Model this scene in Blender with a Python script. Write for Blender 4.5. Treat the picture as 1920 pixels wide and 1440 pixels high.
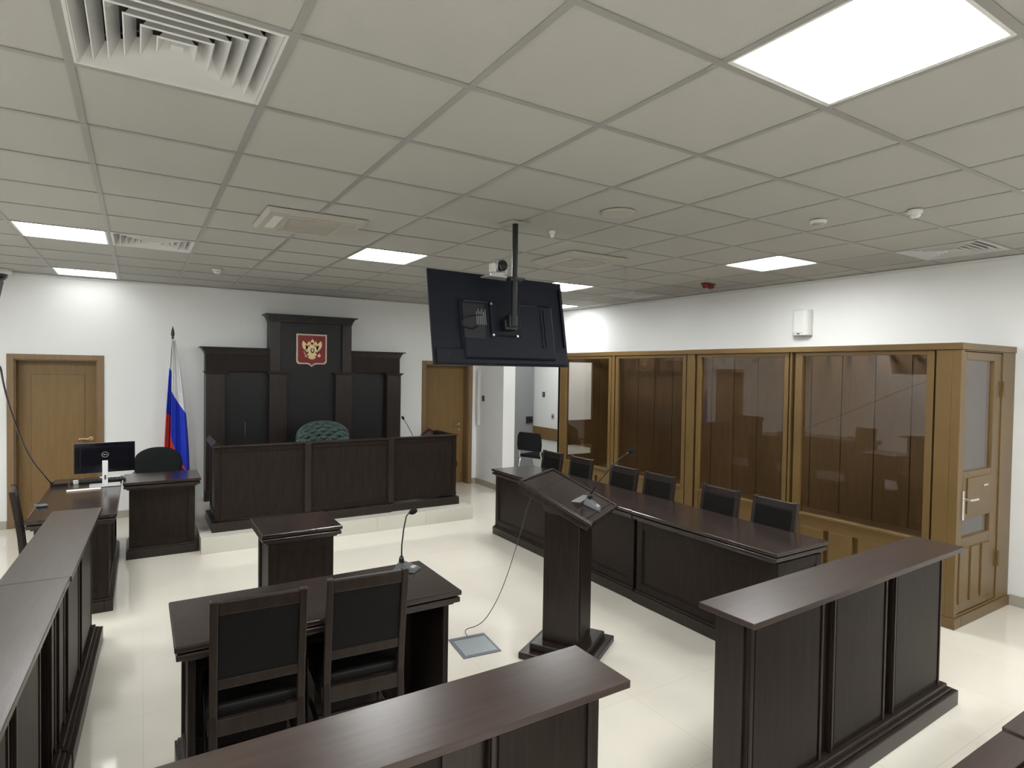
import bpy, bmesh, math, random
from mathutils import Vector, Matrix
random.seed(7)
PI = math.pi
R = math.radians
for o in list(bpy.data.objects):
    bpy.data.objects.remove(o)
scene = bpy.context.scene
COL = scene.collection

# ---------------------------------------------------------------- camera
CAM_Z = 1.87
f_px, yaw, pit, rol = 1119.9, .5584, -.0229, .0155
Fv = Vector((math.sin(yaw)*math.cos(pit), math.cos(yaw)*math.cos(pit), math.sin(pit)))
Rv = Vector((math.cos(yaw), -math.sin(yaw), 0))
Uv = Rv.cross(Fv)
R2 = Rv*math.cos(rol) + Uv*math.sin(rol)
U2 = -Rv*math.sin(rol) + Uv*math.cos(rol)
cd = bpy.data.cameras.new('camera')
cam = bpy.data.objects.new('camera', cd)
COL.objects.link(cam)
cam.matrix_world = Matrix(((R2.x, U2.x, -Fv.x, 0), (R2.y, U2.y, -Fv.y, 0), (R2.z, U2.z, -Fv.z, CAM_Z), (0, 0, 0, 1)))
cd.sensor_width = 36
cd.lens = f_px*36/1920
cd.clip_start = 0.02
scene.camera = cam

# ---------------------------------------------------------------- world, light, exposure
w = bpy.data.worlds.new('world')
scene.world = w
w.use_nodes = True
w.node_tree.nodes['Background'].inputs[0].default_value = (.8, .9, 1, 1)
w.node_tree.nodes['Background'].inputs[1].default_value = 0.05
vs = scene.view_settings
vs.view_transform = 'Standard'
vs.look = 'None'
vs.gamma = 1
vs.use_curve_mapping = False
vs.exposure = 0.14
LAMP = 34            # emission of the ceiling panels

# ---------------------------------------------------------------- materials
def mat(name, col, rough=.5, metal=0, spec=.5, coat=0, emis=None, estr=0, var=0, vscale=3, bump=0, bscale=60, stretch=None, rvar=0):
    m = bpy.data.materials.new(name)
    m.use_nodes = True
    nt = m.node_tree
    b = nt.nodes['Principled BSDF']
    b.inputs['Base Color'].default_value = (*col, 1)
    b.inputs['Roughness'].default_value = rough
    b.inputs['Metallic'].default_value = metal
    b.inputs['Specular IOR Level'].default_value = spec
    b.inputs['Coat Weight'].default_value = coat
    b.inputs['Coat Roughness'].default_value = .12
    tc = nt.nodes.new('ShaderNodeTexCoord')
    mp = nt.nodes.new('ShaderNodeMapping')
    nt.links.new(tc.outputs['Object'], mp.inputs[0])
    if stretch:
        mp.inputs['Scale'].default_value = stretch
    if var or rvar:
        n = nt.nodes.new('ShaderNodeTexNoise')
        n.inputs['Scale'].default_value = vscale
        n.inputs['Detail'].default_value = 6
        nt.links.new(mp.outputs[0], n.inputs['Vector'])
        if var:
            mr = nt.nodes.new('ShaderNodeMapRange')
            mr.inputs[1].default_value = .3
            mr.inputs[2].default_value = .7
            mr.inputs[3].default_value = 1-var
            mr.inputs[4].default_value = 1+var
            nt.links.new(n.outputs[0], mr.inputs[0])
            mx = nt.nodes.new('ShaderNodeVectorMath')
            mx.operation = 'SCALE'
            mx.inputs[0].default_value = col
            nt.links.new(mr.outputs[0], mx.inputs['Scale'])
            nt.links.new(mx.outputs[0], b.inputs['Base Color'])
        if rvar:
            m2 = nt.nodes.new('ShaderNodeMapRange')
            m2.inputs[3].default_value = rough-rvar
            m2.inputs[4].default_value = rough+rvar
            nt.links.new(n.outputs[0], m2.inputs[0])
            nt.links.new(m2.outputs[0], b.inputs['Roughness'])
    if bump:
        n2 = nt.nodes.new('ShaderNodeTexNoise')
        n2.inputs['Scale'].default_value = bscale
        n2.inputs['Detail'].default_value = 4
        nt.links.new(mp.outputs[0], n2.inputs['Vector'])
        bp = nt.nodes.new('ShaderNodeBump')
        bp.inputs['Strength'].default_value = bump
        bp.inputs['Distance'].default_value = .01
        nt.links.new(n2.outputs[0], bp.inputs['Height'])
        nt.links.new(bp.outputs[0], b.inputs['Normal'])
    if emis:
        b.inputs['Emission Color'].default_value = (*emis, 1)
        b.inputs['Emission Strength'].default_value = estr
    return m

def tile_floor():
    m = mat('polished_floor_tile', (.80, .755, .665), .07, spec=.6, var=.03, vscale=1.2)
    nt = m.node_tree
    b = nt.nodes['Principled BSDF']
    tc = [n for n in nt.nodes if n.type == 'TEX_COORD'][0]
    mp = nt.nodes.new('ShaderNodeMapping')
    mp.inputs['Location'].default_value = (-.02, -.1, 0)
    nt.links.new(tc.outputs['Object'], mp.inputs[0])
    br = nt.nodes.new('ShaderNodeTexBrick')
    br.offset = 0
    br.inputs['Scale'].default_value = 1
    br.inputs['Brick Width'].default_value = .6
    br.inputs['Row Height'].default_value = .6
    br.inputs['Mortar Size'].default_value = .002
    br.inputs['Mortar Smooth'].default_value = .1
    br.inputs['Color1'].default_value = (1, 1, 1, 1)
    br.inputs['Color2'].default_value = (.97, .97, .97, 1)
    br.inputs['Mortar'].default_value = (.72, .7, .66, 1)
    nt.links.new(mp.outputs[0], br.inputs['Vector'])
    mx = nt.nodes.new('ShaderNodeVectorMath')
    mx.operation = 'MULTIPLY'
    old = b.inputs['Base Color'].links[0].from_socket
    nt.links.new(old, mx.inputs[0])
    nt.links.new(br.outputs['Color'], mx.inputs[1])
    nt.links.new(mx.outputs[0], b.inputs['Base Color'])
    mr = nt.nodes.new('ShaderNodeMapRange')
    mr.inputs[3].default_value = .065
    mr.inputs[4].default_value = .4
    nt.links.new(br.outputs['Fac'], mr.inputs[0])
    nt.links.new(mr.outputs[0], b.inputs['Roughness'])
    return m

def glass_mat(name, tint):
    m = bpy.data.materials.new(name)
    m.use_nodes = True
    nt = m.node_tree
    nt.nodes.remove(nt.nodes['Principled BSDF'])
    out = nt.nodes['Material Output']
    tr = nt.nodes.new('ShaderNodeBsdfTransparent')
    tr.inputs[0].default_value = (*tint, 1)
    gl = nt.nodes.new('ShaderNodeBsdfGlossy')
    gl.inputs[0].default_value = (.95, .95, 1, 1)
    gl.inputs['Roughness'].default_value = .015
    fr = nt.nodes.new('ShaderNodeFresnel')
    ge = nt.nodes.new('ShaderNodeNewGeometry')
    io = nt.nodes.new('ShaderNodeMapRange')        # same index from both sides of the pane
    io.inputs[3].default_value = 1.5
    io.inputs[4].default_value = 1/1.5
    nt.links.new(ge.outputs['Backfacing'], io.inputs[0])
    nt.links.new(io.outputs[0], fr.inputs[0])
    mx = nt.nodes.new('ShaderNodeMixShader')
    nt.links.new(fr.outputs[0], mx.inputs[0])
    nt.links.new(tr.outputs[0], mx.inputs[1])
    nt.links.new(gl.outputs[0], mx.inputs[2])
    nt.links.new(mx.outputs[0], out.inputs[0])
    return m

def flag_mat():
    m = mat('flag_cloth', (1, 1, 1), .75, spec=.2)
    nt = m.node_tree
    b = nt.nodes['Principled BSDF']
    at = nt.nodes.new('ShaderNodeAttribute')
    at.attribute_name = 'hoist'
    cr = nt.nodes.new('ShaderNodeValToRGB')
    cr.color_ramp.interpolation = 'CONSTANT'
    e = cr.color_ramp.elements
    e[0].position = 0
    e[0].color = (.75, .75, .77, 1)
    e[1].position = .3333
    e[1].color = (.02, .045, .5, 1)
    n = e.new(.6667)
    n.color = (.62, .05, .035, 1)
    nt.links.new(at.outputs['Fac'], cr.inputs[0])
    nt.links.new(cr.outputs[0], b.inputs['Base Color'])
    return m

M = {}
WX = (1, 14, 14)
WZ = (14, 14, 1)
M['wood'] = mat('dark_wenge_wood', (.021, .0135, .0105), .34, spec=.42, var=.35, vscale=4, stretch=WZ, bump=.06, bscale=20)
M['woodtop'] = mat('dark_wenge_top', (.032, .022, .019), .16, spec=.5, var=.35, vscale=4, stretch=WX, bump=.05, bscale=20)
M['rail'] = mat('matt_dark_wood_rail', (.042, .027, .023), .29, spec=.55, var=.25, vscale=4, stretch=WX, bump=.04, bscale=25)
M['panel'] = mat('dark_wood_panel', (.018, .0115, .0088), .45, spec=.2, var=.3, vscale=4, stretch=WZ, bump=.05, bscale=20)
M['cage'] = mat('golden_brown_paint', (.155, .094, .032), .35, spec=.5, var=.08, vscale=3)
M['cagein'] = mat('brown_plank', (.13, .078, .034), .45, var=.12, vscale=3, stretch=WZ)
M['door'] = mat('brown_door_veneer', (.20, .118, .038), .42, var=.08, vscale=3, stretch=WZ)
M['frame'] = mat('brown_door_frame', (.21, .13, .062), .4, var=.08, vscale=3, stretch=WZ)
M['wall'] = mat('white_wall_paint', (.83, .84, .835), .6, spec=.3, var=.015, vscale=2, bump=.05, bscale=90)
M['tile'] = mat('mineral_ceiling_tile', (.46, .455, .43), .9, spec=.1, var=.012, vscale=2, bump=.08, bscale=200)
M['tbar'] = mat('ceiling_grid_metal', (.33, .325, .31), .4, spec=.4)
M['white'] = mat('white_plastic', (.75, .75, .73), .4)
M['vent'] = mat('white_vent_metal', (.7, .7, .69), .4)
M['grille'] = mat('beige_grille', (.45, .43, .38), .5)
for key, k in (('lamp', 1), ('lamp_lowered', .6), ('lamp_dim', .12)):  # last two turned down so the walls beside them don't burn out
    M[key] = mat(key+'_diffuser', (.9, .9, .9), .5, emis=(.985, 1, .985), estr=LAMP*k)
M['floor'] = tile_floor()
M['dais'] = mat('dais_tile', (.66, .64, .57), .16, var=.03, vscale=2)
M['skirt'] = mat('skirting_tile', (.40, .375, .31), .3, var=.05, vscale=4)
M['black'] = mat('black_plastic', (.012, .012, .014), .35)
M['gloss'] = mat('glossy_black_plastic', (.006, .006, .009), .08, spec=.6)
M['tvback'] = mat('dark_blue_grey_plastic', (.007, .0095, .018), .5, spec=.25)
M['tvdark'] = mat('recessed_black_plastic', (.008, .009, .013), .5)
M['screw'] = mat('screw_metal', (.6, .6, .6), .3, metal=1)
M['chrome'] = mat('chrome', (.85, .85, .85), .28, metal=1)
M['brass'] = mat('satin_brass', (.72, .60, .38), .25, metal=1)
M['fabric'] = mat('black_fabric', (.012, .014, .014), .9, spec=.2, bump=.3, bscale=400)
M['upholst'] = mat('dark_leatherette', (.006, .0055, .005), .55, spec=.2, bump=.1, bscale=200)
M['green'] = mat('dark_green_leather', (.045, .078, .072), .38, spec=.5, var=.1, vscale=8)
M['brownleather'] = mat('dark_brown_leather', (.03, .012, .008), .4)
M['grey'] = mat('grey_plastic', (.09, .095, .105), .35)
M['silver'] = mat('silver_plastic', (.55, .55, .57), .3, metal=.3)
M['paper'] = mat('paper', (.8, .8, .8), .6)
M['steel'] = mat('brushed_steel', (.42, .47, .49), .35, metal=.6)
M['steelrim'] = mat('grey_steel_rim', (.20, .215, .25), .4, metal=.5)
M['metaldoor'] = mat('grey_painted_metal', (.27, .28, .285), .45, var=.03)
M['red'] = mat('red_enamel', (.22, .004, .008), .35)
M['gold'] = mat('pale_gold', (.72, .55, .30), .32, metal=.85)
M['rimgold'] = mat('pale_rim', (.62, .50, .40), .4, metal=.3)
M['bronze'] = mat('dark_bronze', (.06, .045, .03), .35, metal=.6)
M['redplastic'] = mat('dark_red_plastic', (.18, .01, .01), .3)
M['field'] = mat('blue_black_panel', (.0085, .008, .0095), .42, spec=.4)
M['glass'] = glass_mat('clear_glass', (.90, .88, .86))
M['flag'] = flag_mat()
M['duct'] = mat('duct_dark', (.03, .03, .03), .8)
M['lens'] = mat('lens_glass', (.005, .005, .006), .05, spec=.8)
M['screen'] = mat('screen_glass', (.008, .006, .012), .35, spec=.2)
M['label'] = mat('printed_label', (.35, .36, .38), .5)

# ---------------------------------------------------------------- helpers
class MB:
    """collects shapes; offset is subtracted so that world numbers can be used for a thing at that offset"""
    def __init__(s, off=(0, 0, 0)):
        s.bm = bmesh.new()
        s.off = Vector(off)
        s.T = None
    def v(s, p):
        p = Vector(p)
        if s.T is not None:
            p = s.T @ p
        return s.bm.verts.new(p - s.off)
    def face(s, vs):
        try:
            return s.bm.faces.new(vs)
        except ValueError:
            return None
    def box(s, x0, x1, y0, y1, z0, z1):
        p = [s.v((x, y, z)) for z in (z0, z1) for x, y in ((x0, y0), (x1, y0), (x1, y1), (x0, y1))]
        for q in ((3, 2, 1, 0), (4, 5, 6, 7), (0, 1, 5, 4), (1, 2, 6, 5), (2, 3, 7, 6), (3, 0, 4, 7)):
            s.face([p[i] for i in q])
        return s
    def hexa(s, pts):
        p = [s.v(q) for q in pts]
        for q in ((3, 2, 1, 0), (4, 5, 6, 7), (0, 1, 5, 4), (1, 2, 6, 5), (2, 3, 7, 6), (3, 0, 4, 7)):
            s.face([p[i] for i in q])
        return s
    def prism(s, poly, ax, a, b):
        """poly in the two remaining axes (order x,y,z without ax)"""
        def P(u, v, c):
            return {'x': (c, u, v), 'y': (u, c, v), 'z': (u, v, c)}[ax]
        A = [s.v(P(u, v, a)) for u, v in poly]
        B = [s.v(P(u, v, b)) for u, v in poly]
        n = len(poly)
        s.face(A[::-1])
        s.face(B)
        for i in range(n):
            s.face([A[i], A[(i+1) % n], B[(i+1) % n], B[i]])
        return s
    def tube(s, pts, r, n=8, closed=False):
        pts = [Vector(p) for p in pts]
        rings = []
        prev = None
        for i, p in enumerate(pts):
            if closed:
                d = pts[(i+1) % len(pts)] - pts[i-1]
            else:
                d = (pts[min(i+1, len(pts)-1)] - pts[max(i-1, 0)])
            d.normalize()
            if prev is None:
                a = d.orthogonal().normalized()
            else:
                a = (prev - d*prev.dot(d)).normalized()
            prev = a
            b = d.cross(a)
            rr = r[i] if isinstance(r, (list, tuple)) else r
            rings.append([s.v(p + (a*math.cos(2*PI*k/n) + b*math.sin(2*PI*k/n))*rr) for k in range(n)])
        m = len(rings)
        for i in range(m if closed else m-1):
            A, B = rings[i], rings[(i+1) % m]
            for k in range(n):
                s.face([A[k], A[(k+1) % n], B[(k+1) % n], B[k]])
        if not closed:
            s.face(rings[0][::-1])
            s.face(rings[-1])
        return s
    def lathe(s, prof, c=(0, 0, 0), n=24, ax='z'):
        rings = []
        for r, h in prof:
            ring = []
            for k in range(n):
                a = 2*PI*k/n
                u, v_ = r*math.cos(a), r*math.sin(a)
                p = {'z': (u, v_, h), 'y': (u, h, v_), 'x': (h, u, v_)}[ax]
                ring.append(s.v(Vector(c)+Vector(p)))
            rings.append(ring)
        for A, B in zip(rings, rings[1:]):
            for k in range(n):
                s.face([A[k], A[(k+1) % n], B[(k+1) % n], B[k]])
        s.face(rings[0][::-1])
        s.face(rings[-1])
        return s
    def grid(s, fn, nu, nv, thick=None):
        """sheet from fn(u,v)"""
        g = [[s.v(fn(i/nu, j/nv)) for j in range(nv+1)] for i in range(nu+1)]
        for i in range(nu):
            for j in range(nv):
                s.face([g[i][j], g[i+1][j], g[i+1][j+1], g[i][j+1]])
        return g
    def build(s, name, m, parent=None, bevel=0, smooth=False, seg=2, solid=0):
        bmesh.ops.recalc_face_normals(s.bm, faces=s.bm.faces)
        me = bpy.data.meshes.new(name)
        s.bm.to_mesh(me)
        s.bm.free()
        o = bpy.data.objects.new(name, me)
        COL.objects.link(o)
        me.materials.append(m)
        if smooth:
            for p in me.polygons:
                p.use_smooth = True
        if solid:
            md = o.modifiers.new('solid', 'SOLIDIFY')
            md.thickness = solid
        if bevel:
            md = o.modifiers.new('bevel', 'BEVEL')
            md.width = bevel
            md.segments = seg
            md.limit_method = 'ANGLE'
            md.angle_limit = R(40)
        if parent:
            o.parent = parent
        return o

def empty(name, loc=(0, 0, 0), rz=0, label=None, cat=None, group=None):
    o = bpy.data.objects.new(name, None)
    o.empty_display_size = .1
    COL.objects.link(o)
    o.location = loc
    o.rotation_euler = (0, 0, rz)
    tag(o, label, cat, group)
    return o

def tag(o, label=None, cat=None, group=None):
    if label:
        o['label'] = label
    if cat:
        o['category'] = cat
    if group:
        o['group'] = group
    return o

def struct(o, label=None):
    o['kind'] = 'structure'
    if label:
        o['label'] = label
    return o

def kids(o):
    return [c for c in bpy.data.objects if c.parent == o]

def copy_tree(o, parent=None):
    c = o.copy()
    COL.objects.link(c)
    c.parent = parent
    for ch in kids(o):
        copy_tree(ch, c)
    return c

def text(name, s, size, loc, rot, m, parent, ext=.0008):
    cu = bpy.data.curves.new(name, 'FONT')
    cu.body = s
    cu.size = size
    cu.extrude = ext
    cu.align_x = 'CENTER'
    cu.align_y = 'CENTER'
    t = bpy.data.objects.new(name, cu)
    me = bpy.data.meshes.new_from_object(t)
    bpy.data.objects.remove(t)
    o = bpy.data.objects.new(name, me)
    me.materials.clear()
    me.materials.append(m)
    COL.objects.link(o)
    o.location = loc
    o.rotation_euler = rot
    o.parent = parent
    return o

# ================================================================ SETTING
CZ = 2.88           # ceiling height
GX, GY, G = -.199, 1.314, .6
XL, XR, YB, YF, YN = -3.0, 6.1, 8.65, -3.6, 9.05   # left wall, right wall, back wall, front wall, niche back

struct(MB().box(XL-.2, XR+.2, YF-.2, YN+.3, -.1, 0).build('floor', M['floor']), 'cream polished tiled floor')

# back wall with two door openings
b = MB()
D1 = (-1.19, -.42, 1.91)
D2 = (3.81, 4.57, 1.94)
b.box(XL, D1[0], YB, YB+.2, 0, CZ).box(D1[0], D1[1], YB, YB+.2, D1[2], CZ).box(D1[1], D2[0], YB, YB+.2, 0, CZ)
b.box(D2[0], D2[1], YB, YB+.2, D2[2], CZ).box(D2[1], 4.72, YB, YB+.2, 0, CZ)
struct(b.build('wall_back', M['wall']), 'white back wall')
struct(MB().box(4.72, 4.93, 7.8, YN+.2, 0, CZ).build('wall_pillar', M['wall']), 'white wall end beside the back recess')
struct(MB().box(4.93, XR+.2, YN, YN+.2, 0, CZ).build('wall_recess', M['wall']))
struct(MB().box(XR, XR+.2, YF, YN, 0, CZ).build('wall_right', M['wall']), 'white right wall')
struct(MB().box(XL-.2, XL, YF, YN+.2, 0, CZ).build('wall_left', M['wall']))
struct(MB().box(XL-.2, XR+.2, YF-.2, YF, 0, CZ).build('wall_front', M['wall']))

# ceiling: tiles between cells taken by lamps and vents, and the metal grid
LIGHTS = [(3, -1), (3, 6), (-1, 7), (-1, 11), (8, 3), (7, 7), (9, 10), (7, -1), (-1, -1), (-1, -5), (3, -5), (7, -5), (-4, 3), (-4, 7), (-4, -1)]
VENTS = [(0, 1), (0, 7), (9, 1), (9, 7)]
used = set(LIGHTS) | set(VENTS)
b = MB()
t = MB()
i0, i1 = -5, 11
j0, j1 = -9, 14
def cl(v, a, c):
    return max(a, min(c, v))
for i in range(i0, i1):
    for j in range(j0, j1):
        if (i, j) in used:
            continue
        x0, x1 = cl(GX+i*G, XL, XR), cl(GX+(i+1)*G, XL, XR)
        y0, y1 = cl(GY+j*G, YF, YN), cl(GY+(j+1)*G, YF, YN)
        if x1-x0 < .01 or y1-y0 < .01:
            continue
        b.box(x0, x1, y0, y1, CZ, CZ+.015)
struct(b.build('ceiling', M['tile']), 'suspended ceiling of square off-white tiles')
struct(MB().box(XL-.2, XR+.2, YF-.2, YN+.2, CZ+.35, CZ+.45).build('ceiling_slab', M['duct']))
for i in range(i0, i1+1):
    x = GX+i*G
    if XL+.02 < x < XR-.02:
        t.box(x-.0135, x+.0135, YF, YN, CZ-.004, CZ-.0005)
for j in range(j0, j1+1):
    y = GY+j*G
    if YF+.02 < y < YN-.02:
        t.box(XL, XR, y-.0135, y+.0135, CZ-.0045, CZ-.001)
struct(t.build('trim_1', M['tbar']), 'grey metal grid of the suspended ceiling')
t = MB()
t.box(XL, 4.72, YB-.025, YB, CZ-.03, CZ-.005).box(XR-.025, XR, YF, YN, CZ-.03, CZ-.005)
struct(t.build('trim_2', M['wall']), 'white edge trim where ceiling meets walls')

# skirting
def skirt(name, *bx):
    s = MB()
    for q in bx:
        s.box(*q, 0, .09)
    struct(s.build(name, M['skirt'], bevel=.003), 'beige tiled skirting')
skirt('baseboard_back', (XL, -1.26, YB-.012, YB), (-.35, .70, YB-.012, YB), (3.4, 3.74, YB-.012, YB), (4.64, 4.72, YB-.012, YB))
skirt('baseboard_pillar', (4.708, 4.72, 7.8, YB), (4.708, 4.93, 7.788, 7.8))
skirt('baseboard_right', (XR-.012, XR, YF, 1.96), (XR-.012, XR, 6.95, YN))

# doors in the back wall
def wall_door(name, x0, x1, zt, hx, label, lock):
    e = MB()
    e.box(x0-.065, x0, YB-.018, YB+.005, 0, zt+.06).box(x1, x1+.065, YB-.018, YB+.005, 0, zt+.06)
    e.box(x0, x1, YB-.018, YB+.005, zt, zt+.06)
    e.box(x0, x0+.012, YB, YB+.19, 0, zt).box(x1-.012, x1, YB, YB+.19, 0, zt).box(x0, x1, YB, YB+.19, zt-.012, zt)
    root = empty(name, ((x0+x1)/2, YB, 0))
    struct(root, label)
    for o in (e.build('door_frame', M['frame'], bevel=.003),):
        o.parent = root
        o.location = (-(x0+x1)/2, -YB, 0)
    lf = MB((0, 0, 0))
    lf.box(x0+.015, x1-.015, YB+.15, YB+.19, .005, zt-.015)
    lo = lf.build('door_leaf', M['door'])
    lo.parent = root
    lo.location = (-(x0+x1)/2, -YB, 0)
    if not lock:
        p = MB()
        p.box(x0+.13, x1-.13, YB+.142, YB+.151, .25, zt-.17)
        po = p.build('door_panel', M['door'], bevel=.004)
        po.parent = root
        po.location = (-(x0+x1)/2, -YB, 0)
    h = MB()
    h.lathe([(.024, -.01), (.024, 0)], (hx, YB+.15, .97), 16, 'y')
    h.tube([(hx, YB+.15, .97), (hx, YB+.10, .97), (hx-.02, YB+.092, .97), (hx-.12, YB+.092, .972)], .009)
    h.lathe([(.018, -.008), (.018, 0)], (hx, YB+.15, .88), 16, 'y')
    ho = h.build('door_handle', M['brass'], smooth=False)
    ho.parent = root
    ho.location = (-(x0+x1)/2, -YB, 0)
wall_door('door_1', *D1, -.49, 'brown wooden door in brown frame left of the flag', False)
wall_door('door_2', *D2, 4.48, 'brown wooden door in brown frame right of the panelling', True)
# grey steel door in the niche
e = empty('door_3', (5.76, YN, 0))
struct(e, 'grey steel door in the back recess')
b = MB((5.76, YN, 0))
b.box(5.42, 6.09, YN-.05, YN-.01, .005, 2.08)
b.build('door_leaf', M['metaldoor'], e, .003)
b = MB((5.76, YN, 0))
b.box(5.93, 6.06, YN-.075, YN-.05, .92, 1.04).box(6.0, 6.05, YN-.1, YN-.075, .95, 1.0)
b.tube([(5.97, YN-.05, .73), (5.97, YN-.09, .73), (5.86, YN-.09, .73)], .01)
b.build('lock', M['black'], e, .003)
b = MB((5.76, YN, 0))
b.box(5.36, 5.42, YN-.06, YN, 0, 2.14).box(5.42, 6.09, YN-.06, YN, 2.08, 2.14)
b.build('door_frame', M['metaldoor'], e, .003)

# dais under the bench
b = MB()
b.box(.52, 3.56, 6.58, YB, 0, .16)
o = struct(b.build('floor_dais', M['dais'], bevel=.004), 'low tiled platform under the judges bench')
b = MB()
for k in range(1, 6):
    x = .52+k*.6
    if x < 3.5:
        b.box(x-.0015, x+.0015, 6.5785, 6.58, .0, .16)
struct(b.build('trim_3', M['skirt']))

# chair rail on the right wall in the recess
b = MB()
b.box(XR-.02, XR, 6.95, YN-.06, .66, .87)
struct(b.build('trim_4', M['door'], bevel=.003), 'brown wall protection board on the right wall')

# ================================================================ CEILING THINGS
def light_panel(i, j, label, lamp='lamp'):
    x, y = GX+(i+.5)*G, GY+(j+.5)*G
    r = empty('ceiling_light', (x, y, CZ), 0, label, 'ceiling light', 'square ceiling light panels')
    b = MB()
    a, c = .288, .272
    for q in ((-a, a, -a, -c), (-a, a, c, a), (-a, -c, -c, c), (c, a, -c, c)):
        b.box(*q, -.002, .03)
    b.build('frame', M['white'], r)
    MB().box(-c, c, -c, c, .002, .006).build('diffuser', M[lamp], r)
    MB().box(-a, a, -a, a, .03, .034).build('backing', M['white'], r)
    return r
LL = {(3, -1): 'large lit square ceiling light nearest the camera, top right',
      (3, 6): 'lit ceiling light just left of the hanging television',
      (-1, 7): 'lit ceiling light left of the small square vent',
      (-1, 11): 'farthest left ceiling light, above the left brown door',
      (8, 3): 'lit ceiling light above the glazed dock, right of the television',
      (7, 7): 'lit ceiling light showing behind the top right corner of the television',
      (9, 10): 'small distant ceiling light right of the television edge, below another light'}
for ij in LIGHTS:
    light_panel(*ij, LL.get(ij, 'square ceiling light panel behind or beside the camera, outside the view'), {(-1, 11): 'lamp_dim', (9, 10): 'lamp_lowered'}.get(ij, 'lamp'))

def vent(i, j, label):
    x, y = GX+(i+.5)*G, GY+(j+.5)*G
    r = empty('ceiling_vent', (x, y, CZ), 0, label, 'air vent', 'square four-way ceiling air vents')
    b = MB()
    a, c = .290, .276
    for q in ((-a, a, -a, -c), (-a, a, c, a), (-a, -c, -c, c), (c, a, -c, c)):
        b.box(*q, -.004, .0)
    b.build('frame', M['vent'], r, .002)
    MB().box(-a, a, -a, a, .13, .14).box(-a, -a+.005, -a, a, 0, .14).box(a-.005, a, -a, a, 0, .14).box(-a, a, -a, -a+.005, 0, .14).box(-a, a, a-.005, a, 0, .14).build('duct_box', M['duct'], r)
    for k in range(6):
        o = .276-k*.044
        i_ = o-.047
        s = MB()
        z0, z1 = -.001, .055
        # sloping ring: outer lip low, rises inwards, with a short vertical lip
        P = [[(-q, -q, z), (q, -q, z), (q, q, z), (-q, q, z)] for q, z in ((o, z0), (o-.004, z0-.004), (i_+.012, z1))]
        V = [[s.v(p) for p in ring] for ring in P]
        for A, B in zip(V, V[1:]):
            for m in range(4):
                s.face([A[m], A[(m+1) % 4], B[(m+1) % 4], B[m]])
        s.build('louvre', M['vent'], r, solid=.0025)
    MB().box(-.018, .018, -.018, .018, .0, .04).build('louvre_centre', M['vent'], r)
    s = MB()
    s.tube([(-.25, -.25, .07), (.25, .25, .07)], .004, 6)
    s.tube([(-.25, .25, .075), (.25, -.25, .075)], .004, 6)
    s.build('brace', M['grey'], r)
vent(0, 1, 'large square louvred ceiling vent nearest the camera, top left')
vent(0, 7, 'small distant square vent beside the left ceiling light')
vent(9, 1, 'square louvred ceiling vent at far right above the dock')
vent(9, 7, 'thin square ceiling vent above the far end of the glazed dock')

def cassette(x0, x1, y0, y1, label):
    cx, cy = (x0+x1)/2, (y0+y1)/2
    r = empty('air_conditioner', (cx, cy, CZ), 0, label, 'air conditioner', 'ceiling cassette air conditioners')
    a, c = (x1-x0)/2, (y1-y0)/2
    MB().hexa([(-a+.02, -c+.02, -.035), (a-.02, -c+.02, -.035), (a-.02, c-.02, -.035), (-a+.02, c-.02, -.035),
               (-a, -c, -.005), (a, -c, -.005), (a, c, -.005), (-a, c, -.005)]).build('cover', M['grille'], r, .004)
    b = MB().box(-a+.16, a-.16, -c+.14, c-.14, -.041, -.035)
    for k in range(9):
        y = -c+.16+k*(2*c-.32)/8
        b.box(-a+.17, a-.17, y-.004, y+.004, -.044, -.041)
    b.build('intake_grille', M['grille'], r)
    for s in (-1, 1):
        MB().box(s*(a-.09)-.03, s*(a-.09)+.03, -c+.12, c-.12, -.038, -.0345).build('air_flap', M['white' if s < 0 and x0 < 1 else 'grille'], r, .002)
        MB().box(-a+.16, a-.16, s*(c-.075)-.02, s*(c-.075)+.02, -.038, -.0345).build('air_flap', M['grille'], r, .002)
cassette(.68, 1.33, 4.0, 4.6, 'beige ceiling air conditioner cassette left of the television')
cassette(3.05, 3.68, 3.97, 4.58, 'flat ceiling air conditioner cassette right of the television pole')

o = MB().lathe([(.11, 0), (.11, -.006), (.10, -.012), (.03, -.014)], (0, 0, 0), 32).build('ceiling_speaker', M['grille'], smooth=False)
o.location = (2.56, 2.87, CZ-.005)
tag(o, 'round flush ceiling speaker above the lectern, right of the television pole', 'speaker')
def detector(x, y, label, m='white', name='smoke_detector', cat='smoke detector', s=1):
    r = empty(name, (x, y, CZ-.005), 0, label, cat)
    MB().lathe([(.05*s, 0), (.05*s, -.012), (.045*s, -.02)], n=24).build('base', M['white'], r)
    MB().lathe([(.036*s, -.02), (.036*s, -.036), (.025*s, -.045), (.006, -.047)], n=24).build('sensor_head', M[m], r)
detector(.69, 6.94, 'small round white smoke detector on ceiling near the left brown door')
detector(2.52, 3.52, 'tiny white sprinkler head on ceiling beside the television pole', name='sprinkler', cat='sprinkler', s=.5)
detector(3.75, 2.27, 'small round smoke detector on ceiling right of the speaker', 'grille')
detector(3.98, 1.80, 'faint white detector on ceiling toward the right vent', 'white', s=.8)
r = empty('fire_alarm', (5.42, 4.55, CZ-.005), 0, 'dark red oval alarm unit hanging from ceiling near right wall', 'fire alarm')
MB().box(-.09, .09, -.03, .03, -.012, 0).build('base', M['redplastic'], r, .005)
for s in (-1, 1):
    MB().lathe([(.035, -.012), (.035, -.04), (.02, -.055)], (s*.045, 0, 0), 16).build('lamp_head', M['redplastic'], r)
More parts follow.
